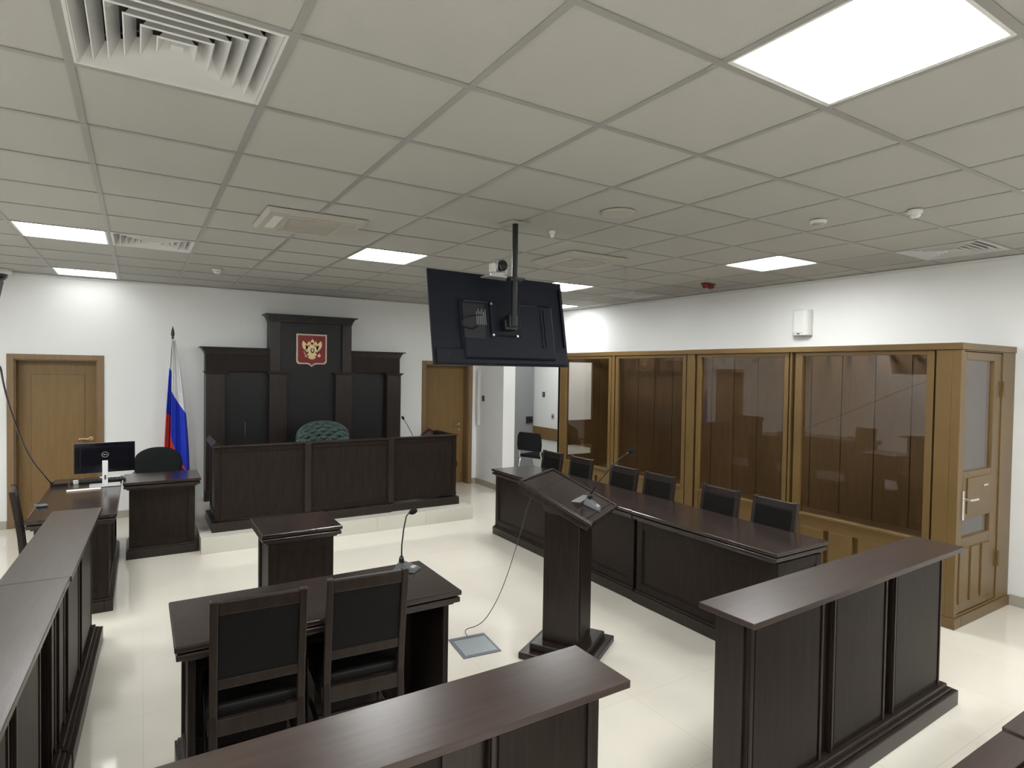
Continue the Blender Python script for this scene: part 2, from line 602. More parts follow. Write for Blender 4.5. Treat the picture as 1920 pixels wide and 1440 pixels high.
# dome camera over the left door
r = empty('dome_camera', (-1.30, 8.45, CZ-.005), 0, 'white dome security camera with dark lens under ceiling at far left', 'camera')
MB().lathe([(.13, 0), (.13, -.03), (.12, -.05)], n=28).build('base', M['white'], r)
MB().lathe([(.09, -.05), (.085, -.08), (.06, -.115), (.02, -.13)], n=28).build('dome', M['lens'], r, smooth=True)

# ================================================================ WALL THINGS
def switch(loc, rz, label):
    r = empty('light_switch', loc, rz, label, 'light switch')
    MB().box(-.035, .035, -.01, 0, -.045, .045).build('plate', M['black'], r, .003)
    MB().box(-.02, .02, -.015, -.01, -.03, .03).build('rocker', M['grey'], r, .002)
switch((4.72, 8.42, 1.41), -PI/2, 'black light switch on white wall end beside the back brown door')
switch((XR, 8.69, 1.45), -PI/2, 'black light switch on cream wall right of the grey steel door')
r = empty('wall_sensor', (XR, 8.40, 1.08), -PI/2, 'small grey socket on cream wall right of the grey steel door', 'wall socket')
MB().box(-.04, .04, -.012, 0, -.05, .05).build('plate', M['silver'], r, .003)
MB().lathe([(.022, -.02), (.022, -.012)], (0, 0, 0), 16, 'y').build('socket', M['grey'], r)
o = MB().box(-.012, 0, -.05, .05, -.45, .45).box(-.03, -.012, -.03, .03, -.45, .45).build('cable_trunking', M['white'], bevel=.003)
o.location = (4.72, 8.58, 1.42)
tag(o, 'white vertical cable trunking on wall beside the back brown door', 'cable trunking')
# white box on the right wall
r = empty('wall_speaker', (XR, 3.82, 2.43), -PI/2, 'white rounded wall speaker box above the glazed dock', 'speaker')
prof = [(-.10, 0), (-.10, -.05), (-.085, -.085), (-.05, -.1), (.05, -.1), (.085, -.085), (.10, -.05), (.10, 0)]
MB().prism(prof, 'z', -.14, .14).build('body', M['white'], r, .012, seg=3)
MB().prism([(-.07, -.1), (-.05, -.108), (.05, -.108), (.07, -.1)], 'z', -.11, .12).build('grille', M['white'], r, .003)
MB().box(-.015, .015, -.112, -.105, -.125, -.115).build('badge', M['grey'], r)

# ================================================================ FURNITURE BUILDERS
def fpanel(b, ax, pos, out, a0, a1, z0, z1, fr=.06, t=.012):
    """framed panel: stiles and rails proud of a field, with an inner bead"""
    def bx(u0, u1, w0, w1, n0, n1):
        p0, p1 = pos+out*n0, pos+out*n1
        lo, hi = min(p0, p1), max(p0, p1)
        if ax == 'y':
            b.box(u0, u1, lo, hi, w0, w1)
        else:
            b.box(lo, hi, u0, u1, w0, w1)
    bx(a0, a1, z0, z1, -.018, 0)
    bx(a0, a0+fr, z0, z1, 0, t)
    bx(a1-fr, a1, z0, z1, 0, t)
    bx(a0+fr, a1-fr, z0, z0+fr, 0, t)
    bx(a0+fr, a1-fr, z1-fr, z1, 0, t)
    g = .012
    i0_, i1_, k0, k1 = a0+fr, a1-fr, z0+fr, z1-fr
    bx(i0_, i0_+g, k0, k1, 0, t*.55)
    bx(i1_-g, i1_, k0, k1, 0, t*.55)
    bx(i0_+g, i1_-g, k0, k0+g, 0, t*.55)
    bx(i0_+g, i1_-g, k1-g, k1, 0, t*.55)

def desk(name, label, cat, loc, rz, w, d, h, nfront=1, back=False, sides=True, group=None, mx=.05):
    """front looks to -y; the user sits on +y"""
    r = empty(name, loc, rz, label, cat, group)
    a, c = w/2, d/2
    MB().box(-a, a, -c, c, h-.026, h).build('tabletop', M['woodtop'], r, .006)
    b = MB().box(-a+.02, a-.02, -c+.02, c-.02, h-.036, h-.026).box(-a+.006, a-.006, -c+.006, c-.006, h-.062, h-.036)
    b.box(-a+.03, a-.03, -c+.03, c-.03, h-.078, h-.062)
    b.build('top_moulding', M['woodtop'], r, .005)
    m = .05
    e = .001
    zt = h-.078
    step = (w-2*mx-2*e)/nfront
    for k in range(nfront):
        b = MB()
        x0 = -a+mx+e+k*step
        fpanel(b, 'y', -c+m+.012, -1, x0+(.004 if k else 0), x0+step-(.004 if k < nfront-1 else 0), .1, zt)
        b.build('front_panel', M['panel'], r, .002)
    for s in (-1, 1):
        b = MB()
        fpanel(b, 'x', s*(a-mx-.012), s, -c+m+.012, c-m, .1, zt)
        b.build('side_panel', M['panel'], r, .002)
    if back:
        b = MB()
        fpanel(b, 'y', c-m-.012, 1, -a+mx+.012, a-mx-.012, .1, zt)
        b.build('back_panel', M['panel'], r, .002)
    b = MB()
    q = m-.025
    p = max(mx-.025, .002)
    if back:
        b.box(-a+p, a-p, -c+q, c-q, 0, .085).box(-a+p+.012, a-p-.012, -c+q+.012, c-q-.012, .085, .1)
    else:
        b.box(-a+p, a-p, -c+q, -c+m+.03, 0, .085).box(-a+p+.012, a-p-.012, -c+q+.012, -c+m+.03, .085, .1)
        for s in (-1, 1):
            x0, x1 = sorted((s*(a-p), s*(a-mx-.03)))
            b.box(x0, x1, -c+m+.03, c-q, 0, .085)
            x0, x1 = sorted((s*(a-p-.012), s*(a-mx-.03)))
            b.box(x0, x1, -c+m+.03, c-q-.012, .085, .1)
    b.build('plinth', M['wood'], r, .004)
    return r

def barrier(label, loc, rz, L, panels, W=.27, H=.9, ends=(.1, .1), body=None, gaps=(), plinth=True):
    """low parapet; x along its length from 0 to L, public side at -y"""
    r = empty('courtroom_barrier', loc, rz, label, 'barrier', 'waist-high dark wood barriers')
    MB().box(0, L, -W/2, W/2, H-.025, H).build('handrail_board', M['rail'], r, .002)
    x0, x1 = ends[0], L-ends[1]
    y0, y1 = -W/2+.05, W/2-.05
    b = MB()
    xs = [x0]
    for g0, g1 in gaps:
        b.box(xs[-1], g0, y0+.03, y1, 0, H-.025)
        b.box(g0, g1, y0+.12, y1, 0, H-.025)
        xs.append(g1)
    b.box(xs[-1], x1, y0+.03, y1, 0, H-.025)
    b.build('core', M['wood'], r)
    for p0, p1 in panels:
        b = MB().box(p0, p1, y0+.008, y0+.03, .12, H-.025)
        b.box(p0+.03, p1-.03, y0+.002, y0+.008, .16, H-.06)
        b.build('panel', M['panel'], r, .003)
        if True:
            for s in (p0+.004, p1-.018):
                MB().box(s, s+.014, y0-.002, y0+.008, .13, H-.03).build('edge_bead', M['wood'], r, .002)
    if plinth:
        e0 = 1 if ends[0] > .02 else 0
        e1 = 1 if ends[1] > .02 else 0
        MB().box(x0-.03*e0, x1+.09*e1, y0-.055, y1, 0, .085).box(x0-.015*e0, x1+.06*e1, y0-.035, y1, .085, .10).box(x0-.005*e0, x1+.035*e1, y0-.018, y1, .10, .125).build('plinth', M['wood'], r, .004)
    return r

def wood_chair(label, loc, rz, group):
    """faces +y"""
    r = empty('wooden_chair', loc, rz, label, 'chair', group)
    H = .94
    hw = .17
    def post(s):
        # rear leg and back post in one curved piece
        pts = [(-.20, 0), (-.185, .25), (-.175, .45), (-.19, .62), (-.235, H)]
        b = MB()
        rings = []
        for y, z in pts:
            rings.append([b.v((s*hw+dx, y+dy, z)) for dx, dy in ((-.016, -.018), (.016, -.018), (.016, .018), (-.016, .018))])
        for A, B in zip(rings, rings[1:]):
            for k in range(4):
                b.face([A[k], A[(k+1) % 4], B[(k+1) % 4], B[k]])
        b.face(rings[0][::-1])
        b.face(rings[-1])
        return b
    def yb(z):
        pts = [(-.20, 0), (-.185, .25), (-.175, .45), (-.19, .62), (-.235, H)]
        for (ya, za), (yc, zc) in zip(pts, pts[1:]):
            if za <= z <= zc:
                return ya+(yc-ya)*(z-za)/(zc-za)
        return pts[-1][0]
    for s in (-1, 1):
        post(s).build('leg', M['wood'], r, .005)
        MB().hexa([(s*.18-.014, .175, 0), (s*.18+.014, .175, 0), (s*.18+.014, .203, 0), (s*.18-.014, .203, 0),
                   (s*.18-.02, .168, .42), (s*.18+.02, .168, .42), (s*.18+.02, .208, .42), (s*.18-.02, .208, .42)]).build('leg', M['wood'], r, .004)
    def slab(z0, z1, t0, t1, x=hw-.012):
        return MB().hexa([(-x, yb(z0)-t0, z0), (x, yb(z0)-t0, z0), (x, yb(z0)+t1, z0), (-x, yb(z0)+t1, z0),
                          (-x, yb(z1)-t0, z1), (x, yb(z1)-t0, z1), (x, yb(z1)+t1, z1), (-x, yb(z1)+t1, z1)])
    slab(.875, .935, .013, .013).build('top_rail', M['wood'], r, .006)
    slab(.555, .60, .012, .012).build('lower_rail', M['wood'], r, .005)
    slab(.595, .88, .007, .018).build('backrest', M['upholst'], r, .006)
    b = MB().box(-.17, .17, -.19, -.165, .36, .43).box(-.17, .17, .175, .2, .36, .43)
    for s in (-1, 1):
        b.box(s*.18-.011, s*.18+.011, -.17, .18, .36, .43)
    b.build('seat_frame', M['wood'], r, .003)
    MB().box(-.195, .195, -.165, .215, .425, .475).build('seat', M['upholst'], r, .018, seg=3)
    b = MB()
    for s in (-1, 1):
        b.box(s*.178-.008, s*.178+.008, -.18, .19, .17, .195)
    b.box(-.17, .17, .02, .036, .172, .193)
    b.build('stretcher', M['wood'], r, .002)
    return r

# ================================================================ BARRIERS
barrier('dark wood barrier section at left, nearest the camera, running out of the frame', (-.46, 1.42, 0), R(88.2), 1.93,
        [(.05, .42), (.5, .97), (1.07, 1.52), (1.78, 1.90)], ends=(.0, .005), gaps=((1.53, 1.77),))
barrier('dark wood barrier section at left reaching toward the left desk', (-.394, 3.353, 0), R(88.2), 1.53,
        [(.02, .20), (.31, .76), (.88, 1.42)], ends=(.0, .08))
barrier('dark wood barrier in the bottom centre, in front of the two chairs', (-.225, 1.512, 0), 0, 1.54,
        [(.02, .43), (.50, .93), (1.06, 1.43)], ends=(.0, .06), W=.28)
barrier('dark wood barrier at lower right beside the glazed dock', (2.02, 1.572, 0), R(1.7), 1.985,
        [(.06, .60), (.68, 1.19), (1.27, 1.83)], ends=(.05, .13), W=.265)

# ================================================================ DESKS
desk('counsel_table', 'dark wood table with two chairs tucked in, holding the nearest microphone', 'table', (.76, 2.965, 0), PI, 1.28, .55, .745)
desk('witness_table', 'small dark wood table between the judges bench and two-chair table', 'table', (.965, 4.48, 0), 0, .54, .51, .745, back=True)
desk('clerk_desk', 'dark wood desk facing forward beside the flag, left of judges bench', 'desk', (.20, 6.985, 0), 0, .66, .56, .745)
desk('clerk_side_desk', 'dark wood side desk carrying the computer monitor, behind the left barrier', 'desk', (-.415, 6.29, 0), PI/2, 1.84, .55, .745, nfront=2)
desk('lawyers_table', 'farthest section of the long dark table, toward the grey steel door', 'table', (3.70, 5.295, 0), -PI/2, 1.16, .58, .745, group='sections of the long table', mx=.02)
desk('lawyers_table', 'middle section of the long dark table, directly behind the lectern top', 'table', (3.69, 4.142, 0), -PI/2, 1.135, .58, .745, group='sections of the long table', mx=.02)
desk('lawyers_table', 'nearest section of the long dark table, ending by right barrier', 'table', (3.68, 2.918, 0), -PI/2, 1.305, .58, .745, group='sections of the long table', mx=.02)

# ================================================================ JUDGES BENCH
BX, BY, BZ = 2.05, 6.9, .16
r = empty('judges_bench', (BX, BY, BZ), 0, 'large dark panelled judges bench on the low tiled platform', 'judges bench')
O = (BX, BY, BZ)
secs = [(.66, 1.585, 6.78), (1.585, 2.55, 6.775), (2.55, 3.43, 6.80)]
for x0, x1, y in secs:
    b = MB(O)
    fpanel(b, 'y', y+.012, -1, x0, x1, BZ+.11, BZ+.87, fr=.05)
    b.build('front_panel', M['panel'], r, .003)
for x, y in ((1.585, 6.755), (2.55, 6.76)):
    MB(O).box(x-.035, x+.035, y, y+.03, BZ+.11, BZ+.87).build('pilaster', M['wood'], r, .003)
for s, x in ((-1, .66), (1, 3.43)):
    b = MB(O)
    fpanel(b, 'x', x-s*.012+(.012 if s < 0 else -.012), s, 6.81, 7.42, BZ+.11, BZ+.87, fr=.05)
    b.build('side_panel', M['panel'], r, .003)
b = MB(O)
for x0, x1, y in secs:
    b.box(x0-(.03 if x0 < .7 else 0), x1+(.03 if x1 > 3.4 else 0), y-.035, y+.04, BZ, BZ+.095)
for x in (.66, 3.43):
    b.box(x-.03, x+.03, 6.8, 7.44, BZ, BZ+.095)
b.build('plinth', M['wood'], r, .005)
b = MB(O)
for x0, x1, y in secs:
    b.box(x0-(.02 if x0 < .7 else 0), x1+(.02 if x1 > 3.4 else 0), y-.022, y+.05, BZ+.87, BZ+.885)
for x in (.66, 3.43):
    b.box(x-.02, x+.03, 6.8, 7.44, BZ+.87, BZ+.885)
b.build('cap_rail', M['woodtop'], r, .005)
MB(O).box(.69, 3.40, 6.845, 7.42, BZ+.72, BZ+.745).build('desktop', M['woodtop'], r, .004)
b = MB(O)
b.prism([(.64, BZ+.885), (.70, BZ+.885), (.70, BZ+.90), (.67, BZ+.935), (.64, BZ+.90)], 'y', 6.76, 7.44)
b.build('corner_cap', M['panel'], r, .003)

# panelled backdrop
PX, PY = 2.0, 8.5
r = empty('wall_panelling', (PX, PY, BZ), 0, 'tall dark wood panelling with stepped cornice behind the judges bench', 'wall panelling')
O = (PX, PY, BZ)
yf = 8.47
for x0, x1 in ((.71, 1.47), (2.56, 3.29)):
    MB(O).box(x0, x1, yf, YB-.01, BZ, 2.02).build('side_field', M['field'], r)
    MB(O).box(x0, x1, yf-.05, yf, 1.80, 2.02).build('frieze', M['panel'], r, .003)
MB(O).box(1.47, 2.56, yf-.02, YB-.01, BZ, 2.47).build('centre_field', M['field'], r)
for x0, x1 in ((1.47, 1.60), (2.43, 2.56)):
    MB(O).box(x0, x1, yf-.06, yf-.02, 1.8, 2.47).build('upper_stile', M['wood'], r, .003)
for x0, x1 in ((.71, .93), (1.46, 1.68), (2.33, 2.56), (3.08, 3.29)):
    b = MB(O).box(x0, x1, yf-.10, yf-.0, BZ+.12, 1.77)
    b.build('pilaster', M['wood'], r, .004)
    b = MB(O).box(x0-.03, x1+.03, yf-.13, yf, 1.785, 1.80).box(x0-.015, x1+.015, yf-.115, yf, 1.77, 1.785)
    b.build('capital', M['wood'], r, .004)
    MB(O).box(x0-.015, x1+.015, yf-.115, yf, BZ, BZ+.12).build('pilaster_base', M['wood'], r, .004)
def cornice(x0, x1, z0, z1, yo, name, endl=True, endr=True):
    b = MB(O)
    n = 6
    for k in range(n):
        t0 = k/n
        ex = .008+.055*(t0**1.5) if k < n-1 else .068
        za, zb = z0+(z1-z0)*k/n, z0+(z1-z0)*(k+1)/n
        b.box(x0-(ex if endl else 0), x1+(ex if endr else 0), yo-ex, YB-.01, za, zb)
    b.build(name, M['wood'], r, .004)
cornice(1.47, 2.56, 2.47, 2.57, yf-.06, 'centre_cornice')
cornice(.71, 1.465, 2.02, 2.11, yf-.05, 'side_cornice', True, False)
cornice(2.565, 3.29, 2.02, 2.11, yf-.05, 'side_cornice', False, True)

# coat of arms
EX, EY, EZ = 2.015, yf-.02, 2.11
S = .000455
r = empty('coat_of_arms', (EX, EY, EZ), 0, 'red shield with pale rim and golden double-headed eagle on the panelling', 'coat of arms')
def ep(pts):
    return [((x-715)*S, (690-y)*S) for x, y in pts]
def arc(cx, cy, rx, ry, a0, a1, n=8):
    return [(cx+rx*math.cos(R(a0+(a1-a0)*k/n)), cy+ry*math.sin(R(a0+(a1-a0)*k/n))) for k in range(n+1)]
outer = [(265, 220), (1163, 220), (1163, 1040)] + arc(1063, 1035, 100, 95, 0, 90, 5)[1:] + [(850, 1130), (790, 1150), (715, 1210), (640, 1150), (580, 1130), (365, 1130)] + arc(365, 1035, 100, 95, 90, 180, 5)[1:]
def shrink(p, k):
    cx, cy = 715, 680
    return [(cx+(x-cx)*k, cy+(y-cy)*k) for x, y in p]
MB().prism(ep(outer), 'y', -.016, 0).build('rim', M['rimgold'], r, .003)
MB().prism(ep(shrink(outer, .905)), 'y', -.020, -.016).build('shield_field', M['red'], r)
def relief(polys, t0, t1, name, m):
    b = MB()
    for k, p in enumerate(polys):
        b.prism(ep(p), 'y', -t1-.0006*(k % 4), -t0)
    return b.build(name, M[m], r, .0012)
def mir(p):
    return [(1432-x, y) for x, y in p]
wing = []
for k in range(7):           # long fanned feathers of the left wing
    a = k/6
    bx, by = 600-30*a, 610+110*a
    tx, ty = 455-40*math.sin(a*PI*.9)+130*a*a, 450+310*a
    nx, ny = -(ty-by), (tx-bx)
    l = math.hypot(nx, ny)
    nx, ny = nx/l*26, ny/l*26
    wing.append([(bx+nx, by+ny), (tx+nx*.9, ty+ny*.9), (tx-(bx-tx)*.12, ty-(by-ty)*.12), (tx-nx*.9, ty-ny*.9), (bx-nx, by-ny)])
wing.append([(560, 560), (625, 610), (650, 690), (630, 760), (570, 740), (530, 660), (510, 560)])
relief([p for q in wing for p in (q, mir(q))], .020, .027, 'wings', 'gold')
body = [(672, 500), (715, 560), (760, 500), (785, 560), (805, 640), (830, 700), (810, 790), (770, 860), (715, 900), (662, 860), (622, 790), (602, 700), (627, 640), (647, 560)]
head = [(672, 500), (640, 520), (650, 560), (610, 560), (570, 545), (565, 525), (600, 500), (640, 480), (675, 470)]
relief([body, head, mir(head)], .020, .031, 'body_and_heads', 'gold')
def crown(cx, cy, s):
    return [(cx-45*s, cy+30*s), (cx-52*s, cy-10*s), (cx-30*s, cy-35*s), (cx-10*s, cy-45*s), (cx-8*s, cy-62*s), (cx-16*s, cy-70*s), (cx-6*s, cy-72*s), (cx, cy-90*s), (cx+6*s, cy-72*s), (cx+16*s, cy-70*s), (cx+8*s, cy-62*s), (cx+10*s, cy-45*s), (cx+30*s, cy-35*s), (cx+52*s, cy-10*s), (cx+45*s, cy+30*s)]
relief([crown(728, 440, 1), crown(622, 488, .75), crown(822, 488, .75)], .020, .030, 'crowns', 'gold')
tail = []
for k in range(7):
    a = R(40+100*k/6)
    cx, cy = 716+math.cos(a)*55, 830+math.sin(a)*35
    tx, ty = 716+math.cos(a)*135, 850+math.sin(a)*125
    nx, ny = -math.sin(a)*17, math.cos(a)*17
    tail.append([(cx+nx*.6, cy+ny*.6), (tx+nx, ty+ny), (tx+math.cos(a)*14, ty+math.sin(a)*14), (tx-nx, ty-ny), (cx-nx*.6, cy-ny*.6)])
relief(tail, .020, .028, 'tail', 'gold')
legs = [(640, 780), (600, 800), (575, 830), (590, 870), (625, 880), (655, 850), (665, 800)]
relief([legs, mir(legs)], .020, .030, 'legs', 'gold')
relief([[(478, 740), (468, 748), (525, 870), (512, 885), (530, 915), (565, 915), (570, 885), (545, 865)]], .020, .028, 'sceptre', 'gold')
relief([[(925, 800), (945, 800), (947, 825), (975, 850), (965, 895), (925, 915), (888, 895), (885, 850), (923, 825)]], .020, .028, 'orb', 'gold')
relief([[(672, 650), (785, 650), (785, 745), (760, 785), (728, 798), (697, 785), (672, 745)]], .031, .034, 'small_shield', 'bronze')
relief([[(700, 670), (745, 665), (765, 700), (745, 745), (715, 765), (705, 725), (690, 705)]], .034, .037, 'horseman', 'silver')

# ================================================================ CHAIRS
wood_chair('left dark wooden high-back chair at the two-chair table', (.435, 2.83, 0), R(-3), 'chairs tucked under the two-chair table')
wood_chair('right dark wooden high-back chair at two-chair table, near the microphone', (.90, 2.85, 0), R(-4), 'chairs tucked under the two-chair table')
for y, x, a, lab in ((5.58, 3.83, 0, 'dark chair at the far end of the long table, beside the black visitor chair'),
                     (5.05, 3.83, 0, 'dark chair behind long table, second from the far end'),
                     (4.38, 3.83, 0, 'dark chair behind long table, just left of the lectern microphone tip'),
                     (3.91, 3.83, 0, 'dark chair behind long table, directly right of the lectern microphone'),
                     (3.23, 3.82, -2, 'dark chair behind long table, second from the near end'),
                     (2.73, 3.81, -2, 'dark chair behind long table at its near end by right barrier')):
    wood_chair(lab, (x, y, 0), PI/2+R(a), 'chairs in the row behind the long table')
wood_chair('dark wooden chair at left edge, turned toward the side desk', (-.56, 5.72, 0), -PI/2+R(6), None)

# black visitor chair with chrome legs
r = empty('visitor_chair', (5.60, 8.15, 0), R(19)-PI/2, 'black padded visitor chair with chrome legs near the grey steel door', 'chair')
MB().prism([(-.23, .56), (.23, .56), (.245, .66), (.235, .80), (.20, .86), (-.20, .86), (-.235, .80), (-.245, .66)], 'y', -.235, -.19).build('backrest', M['fabric'], r, .015, seg=3)
MB().box(-.235, .235, -.18, .23, .44, .49).build('seat', M['fabric'], r, .02, seg=3)
for s in (-1, 1):
    MB().tube([(s*.21, -.19, .60), (s*.215, -.19, .5), (s*.225, -.17, .435), (s*.225, .17, .43), (s*.225, .20, .41), (s*.225, .25, 0)], .012).build('leg', M['chrome'], r, smooth=True)
    MB().tube([(s*.225, -.12, .43), (s*.225, -.16, .41), (s*.225, -.25, 0)], .012).build('leg', M['chrome'], r, smooth=True)
MB().tube([(-.225, .12, .43), (.225, .12, .43)], .01).tube([(-.225, -.12, .43), (.225, -.12, .43)], .01).build('cross_bar', M['chrome'], r, smooth=True)

def swivel(name, label, loc, rz, m, top, width, tufted=False, peak=None, arms=True, seatz=.47):
    """faces -y"""
    r = empty(name, loc, rz, label, 'chair')
    hw = width/2
    bz = seatz+.05
    def shape(u, v):
        x = (u*2-1)
        edge = max(0, 1-abs(x)**2.2)**.5 if not peak else max(0, 1-abs(x))**.8
        zt = top-(.14 if not (peak or tufted) else .2 if tufted else .12)*(1-edge)
        z = bz+(zt-bz)*v
        wx = hw*(1-.18*(1-v)) * (1 if v < .8 else (1-.06*(v-.8)/.2))
        y = .20+.10*v-.05*(1-abs(x)**2)*0 + .05*(1-x*x) - .05
        return x*wx, y, z
    nu, nv = (60, 60) if tufted else (28, 28)
    b = MB()
    def front(u, v):
        x, y, z = shape(u, v)
        puff = .035*(1-(2*u-1)**6)*(1-(2*v-1)**8)
        if tufted:
            du, dv = u*5, v*5
            puff += .04*(abs(math.sin(PI*(du+dv)))*abs(math.sin(PI*(du-dv))))**.55*(1-(2*u-1)**6)
        return (x, y-puff, z)
    def backf(u, v):
        x, y, z = shape(u, v)
        return (x, y+.05*(1-(2*u-1)**6)*(1-(2*v-1)**8)+.01, z)
    g1 = b.grid(front, nu, nv)
    g2 = b.grid(backf, nu, nv)
    for i in range(nu):
        b.face([g1[i][0], g1[i+1][0], g2[i+1][0], g2[i][0]])
        b.face([g1[i][nv], g1[i+1][nv], g2[i+1][nv], g2[i][nv]])
    for j in range(nv):
        b.face([g1[0][j], g1[0][j+1], g2[0][j+1], g2[0][j]])
        b.face([g1[nu][j], g1[nu][j+1], g2[nu][j+1], g2[nu][j]])
    back = b.build('backrest', m, r, smooth=True)
    if tufted:
        for jj in range(1, 5):
            for ii in range(5 - jj % 2 + 0):
                u = (ii+.5+(jj % 2)*.5)/5
                v = jj/5+.1 if jj < 5 else .9
                if not .08 < u < .92:
                    continue
                p = front(u, min(v, .93))
                k = MB()
                k.lathe([(.004, -.012), (.013, -.008), (.014, 0)], p, 10, 'y')
                k.build('button', M['black'], back)
        b = MB()
        n = 24
        b.tube([(lambda q: (q[0], q[1]-.002, q[2]+.004))(shape(k/n, 1)) for k in range(n+1)], .012, 8)
        b.build('piping', m, back, smooth=True)
    MB().box(-hw*.85, hw*.85, -.27, .22, seatz-.06, seatz+.05).build('seat', m, r, .03, seg=3)
    if arms:
        for s in (-1, 1):
            MB().tube([(s*hw*.88, .16, seatz+.0), (s*hw*.95, .17, seatz+.2), (s*hw*.95, -.1, seatz+.21), (s*hw*.9, -.16, seatz+.1), (s*hw*.85, -.1, seatz)], .016).build('armrest', M['black'], r, smooth=True)
    MB().tube([(0, 0, .08), (0, 0, seatz-.06)], .03, 12).build('gas_lift', M['black'], r)
    for k in range(5):
        a = 2*PI*k/5+.3
        lg = MB().tube([(0, 0, .10), (math.cos(a)*.15, math.sin(a)*.15, .09), (math.cos(a)*.27, math.sin(a)*.27, .065)], [.025, .02, .014], 8).build('leg', M['black'], r, smooth=True)
        MB().lathe([(.025, -.012), (.025, .012)], (math.cos(a)*.27, math.sin(a)*.27, .026), 14, 'x').build('caster', M['black'], lg)
    return r
swivel('office_chair', 'black fabric office chair behind the clerk desk, left of the flag', (.20, 7.62, 0), R(3), M['fabric'], .93, .50)
swivel('judge_chair', 'green tufted leather chair with arched back at centre of judges bench', (2.03, 7.62, BZ), 0, M['green'], 1.00, .72, tufted=True)
swivel('judge_chair', 'dark brown leather chair, only its top showing over bench right end', (3.84, 8.2, 0), R(5), M['brownleather'], .95, .42, peak=True)

# ================================================================ FLAG
FX, FY = .35, 8.42
r = empty('flag', (FX, FY, 0), 0, 'furled white blue and red striped flag on a pole beside the panelling', 'flag')
MB().tube([(0, 0, .03), (0, 0, 2.2)], .011, 10).build('pole', M['white'], r, smooth=True)
MB().lathe([(.012, 2.19), (.016, 2.2), (.01, 2.215), (.018, 2.23), (.02, 2.25), (.016, 2.29), (.006, 2.33), (.001, 2.345)], n=14).build('finial', M['bronze'], r, smooth=True)
MB().lathe([(.15, 0), (.15, .015), (.06, .035), (.02, .06)], n=24).build('base', M['bronze'], r)
def cloth(name, x_l, x_r, ztop, zbot, b1, b2, yo, folds):
    b = MB()
    hv = []
    nu, nv = 24, 50
    def fn(u, v):
        z = ztop+(zbot-ztop)*v
        a = x_l[0]+(x_l[1]-x_l[0])*(1-(1-v)**1.4)
        c = x_r[0]+(x_r[1]-x_r[0])*(1-(1-v)**1.7)
        x = a+(c-a)*u
        y = yo-(.01+.035*v)*math.sin(u*PI*folds+.6)-.012*math.sin(u*PI*folds*2.3+v*2)
        za, zb_ = b1[0]+(b1[1]-b1[0])*u, b2[0]+(b2[1]-b2[0])*u**.8
        if z > za:
            h = .333*(ztop+.05-z)/(ztop+.05-za)
        elif z > zb_:
            h = .333+.334*(za-z)/max(za-zb_, .01)
        else:
            h = .667+.3*min(1, (zb_-z)/.6)
        hv.append(h)
        return (x, y, z)
    b.grid(fn, nu, nv)
    o = b.build(name, M['flag'], r, smooth=True)
    at = o.data.attributes.new('hoist', 'FLOAT', 'POINT')
    for k, h in enumerate(hv):
        at.data[k].value = h
    return o
cloth('cloth', (-.004, -.03), (.028, .185), 2.17, .50, (1.56, 1.28), (1.02, .50), -.075, 3)
cloth('cloth_fold', (-.014, -.10), (.014, .02), 2.17, .50, (1.84, 1.76), (1.30, 1.22), .0, 2)

# ================================================================ LECTERN
LX, LY, LA = 2.442, 3.152, .55
r = empty('lectern', (LX, LY, 0), LA, 'tall dark wood lectern with slanted top in the middle of room', 'lectern')
MB().box(-.125, .125, -.115, .135, .09, 1.03).build('column', M['wood'], r, .006)
MB().box(-.105, .105, -.121, -.115, .14, .9).build('column_panel', M['panel'], r, .003)
MB().box(-.27, .27, -.24, .24, 0, .045).build('base', M['wood'], r, .008)
MB().box(-.21, .21, -.19, .19, .045, .09).build('base_step', M['wood'], r, .01)
tl = .407
T = Matrix.Translation((0, 0, 1.051)) @ Matrix.Rotation(tl, 4, 'X')
b = MB()
b.T = T
b.box(-.279, .279, -.272, .272, -.022, 0).box(-.262, .262, -.255, .255, -.065, -.022)
b.build('slanted_top', M['woodtop'], r, .005)
b = MB()
b.T = T
b.box(-.279, .279, -.272, -.255, 0, .012).box(-.279, -.262, -.255, .272, 0, .008).box(.262, .279, -.255, .272, 0, .008).box(-.262, .262, .255, .272, 0, .008)
b.build('raised_edge', M['woodtop'], r, .003)
b = MB()
b.T = T
b.box(-.262, .262, .148, .152, 0, .0015).box(-.262, .262, -.222, -.215, 0, .006)
b.build('ledge', M['woodtop'], r, .001)
b = MB()
b.hexa([(-.12, -.11, .93), (.12, -.11, .93), (.12, .13, .93), (-.12, .13, .93), (-.16, -.15, .945), (.16, -.15, .945), (.16, .16, 1.06), (-.16, .16, 1.06)])
b.build('neck_block', M['wood'], r, .004)

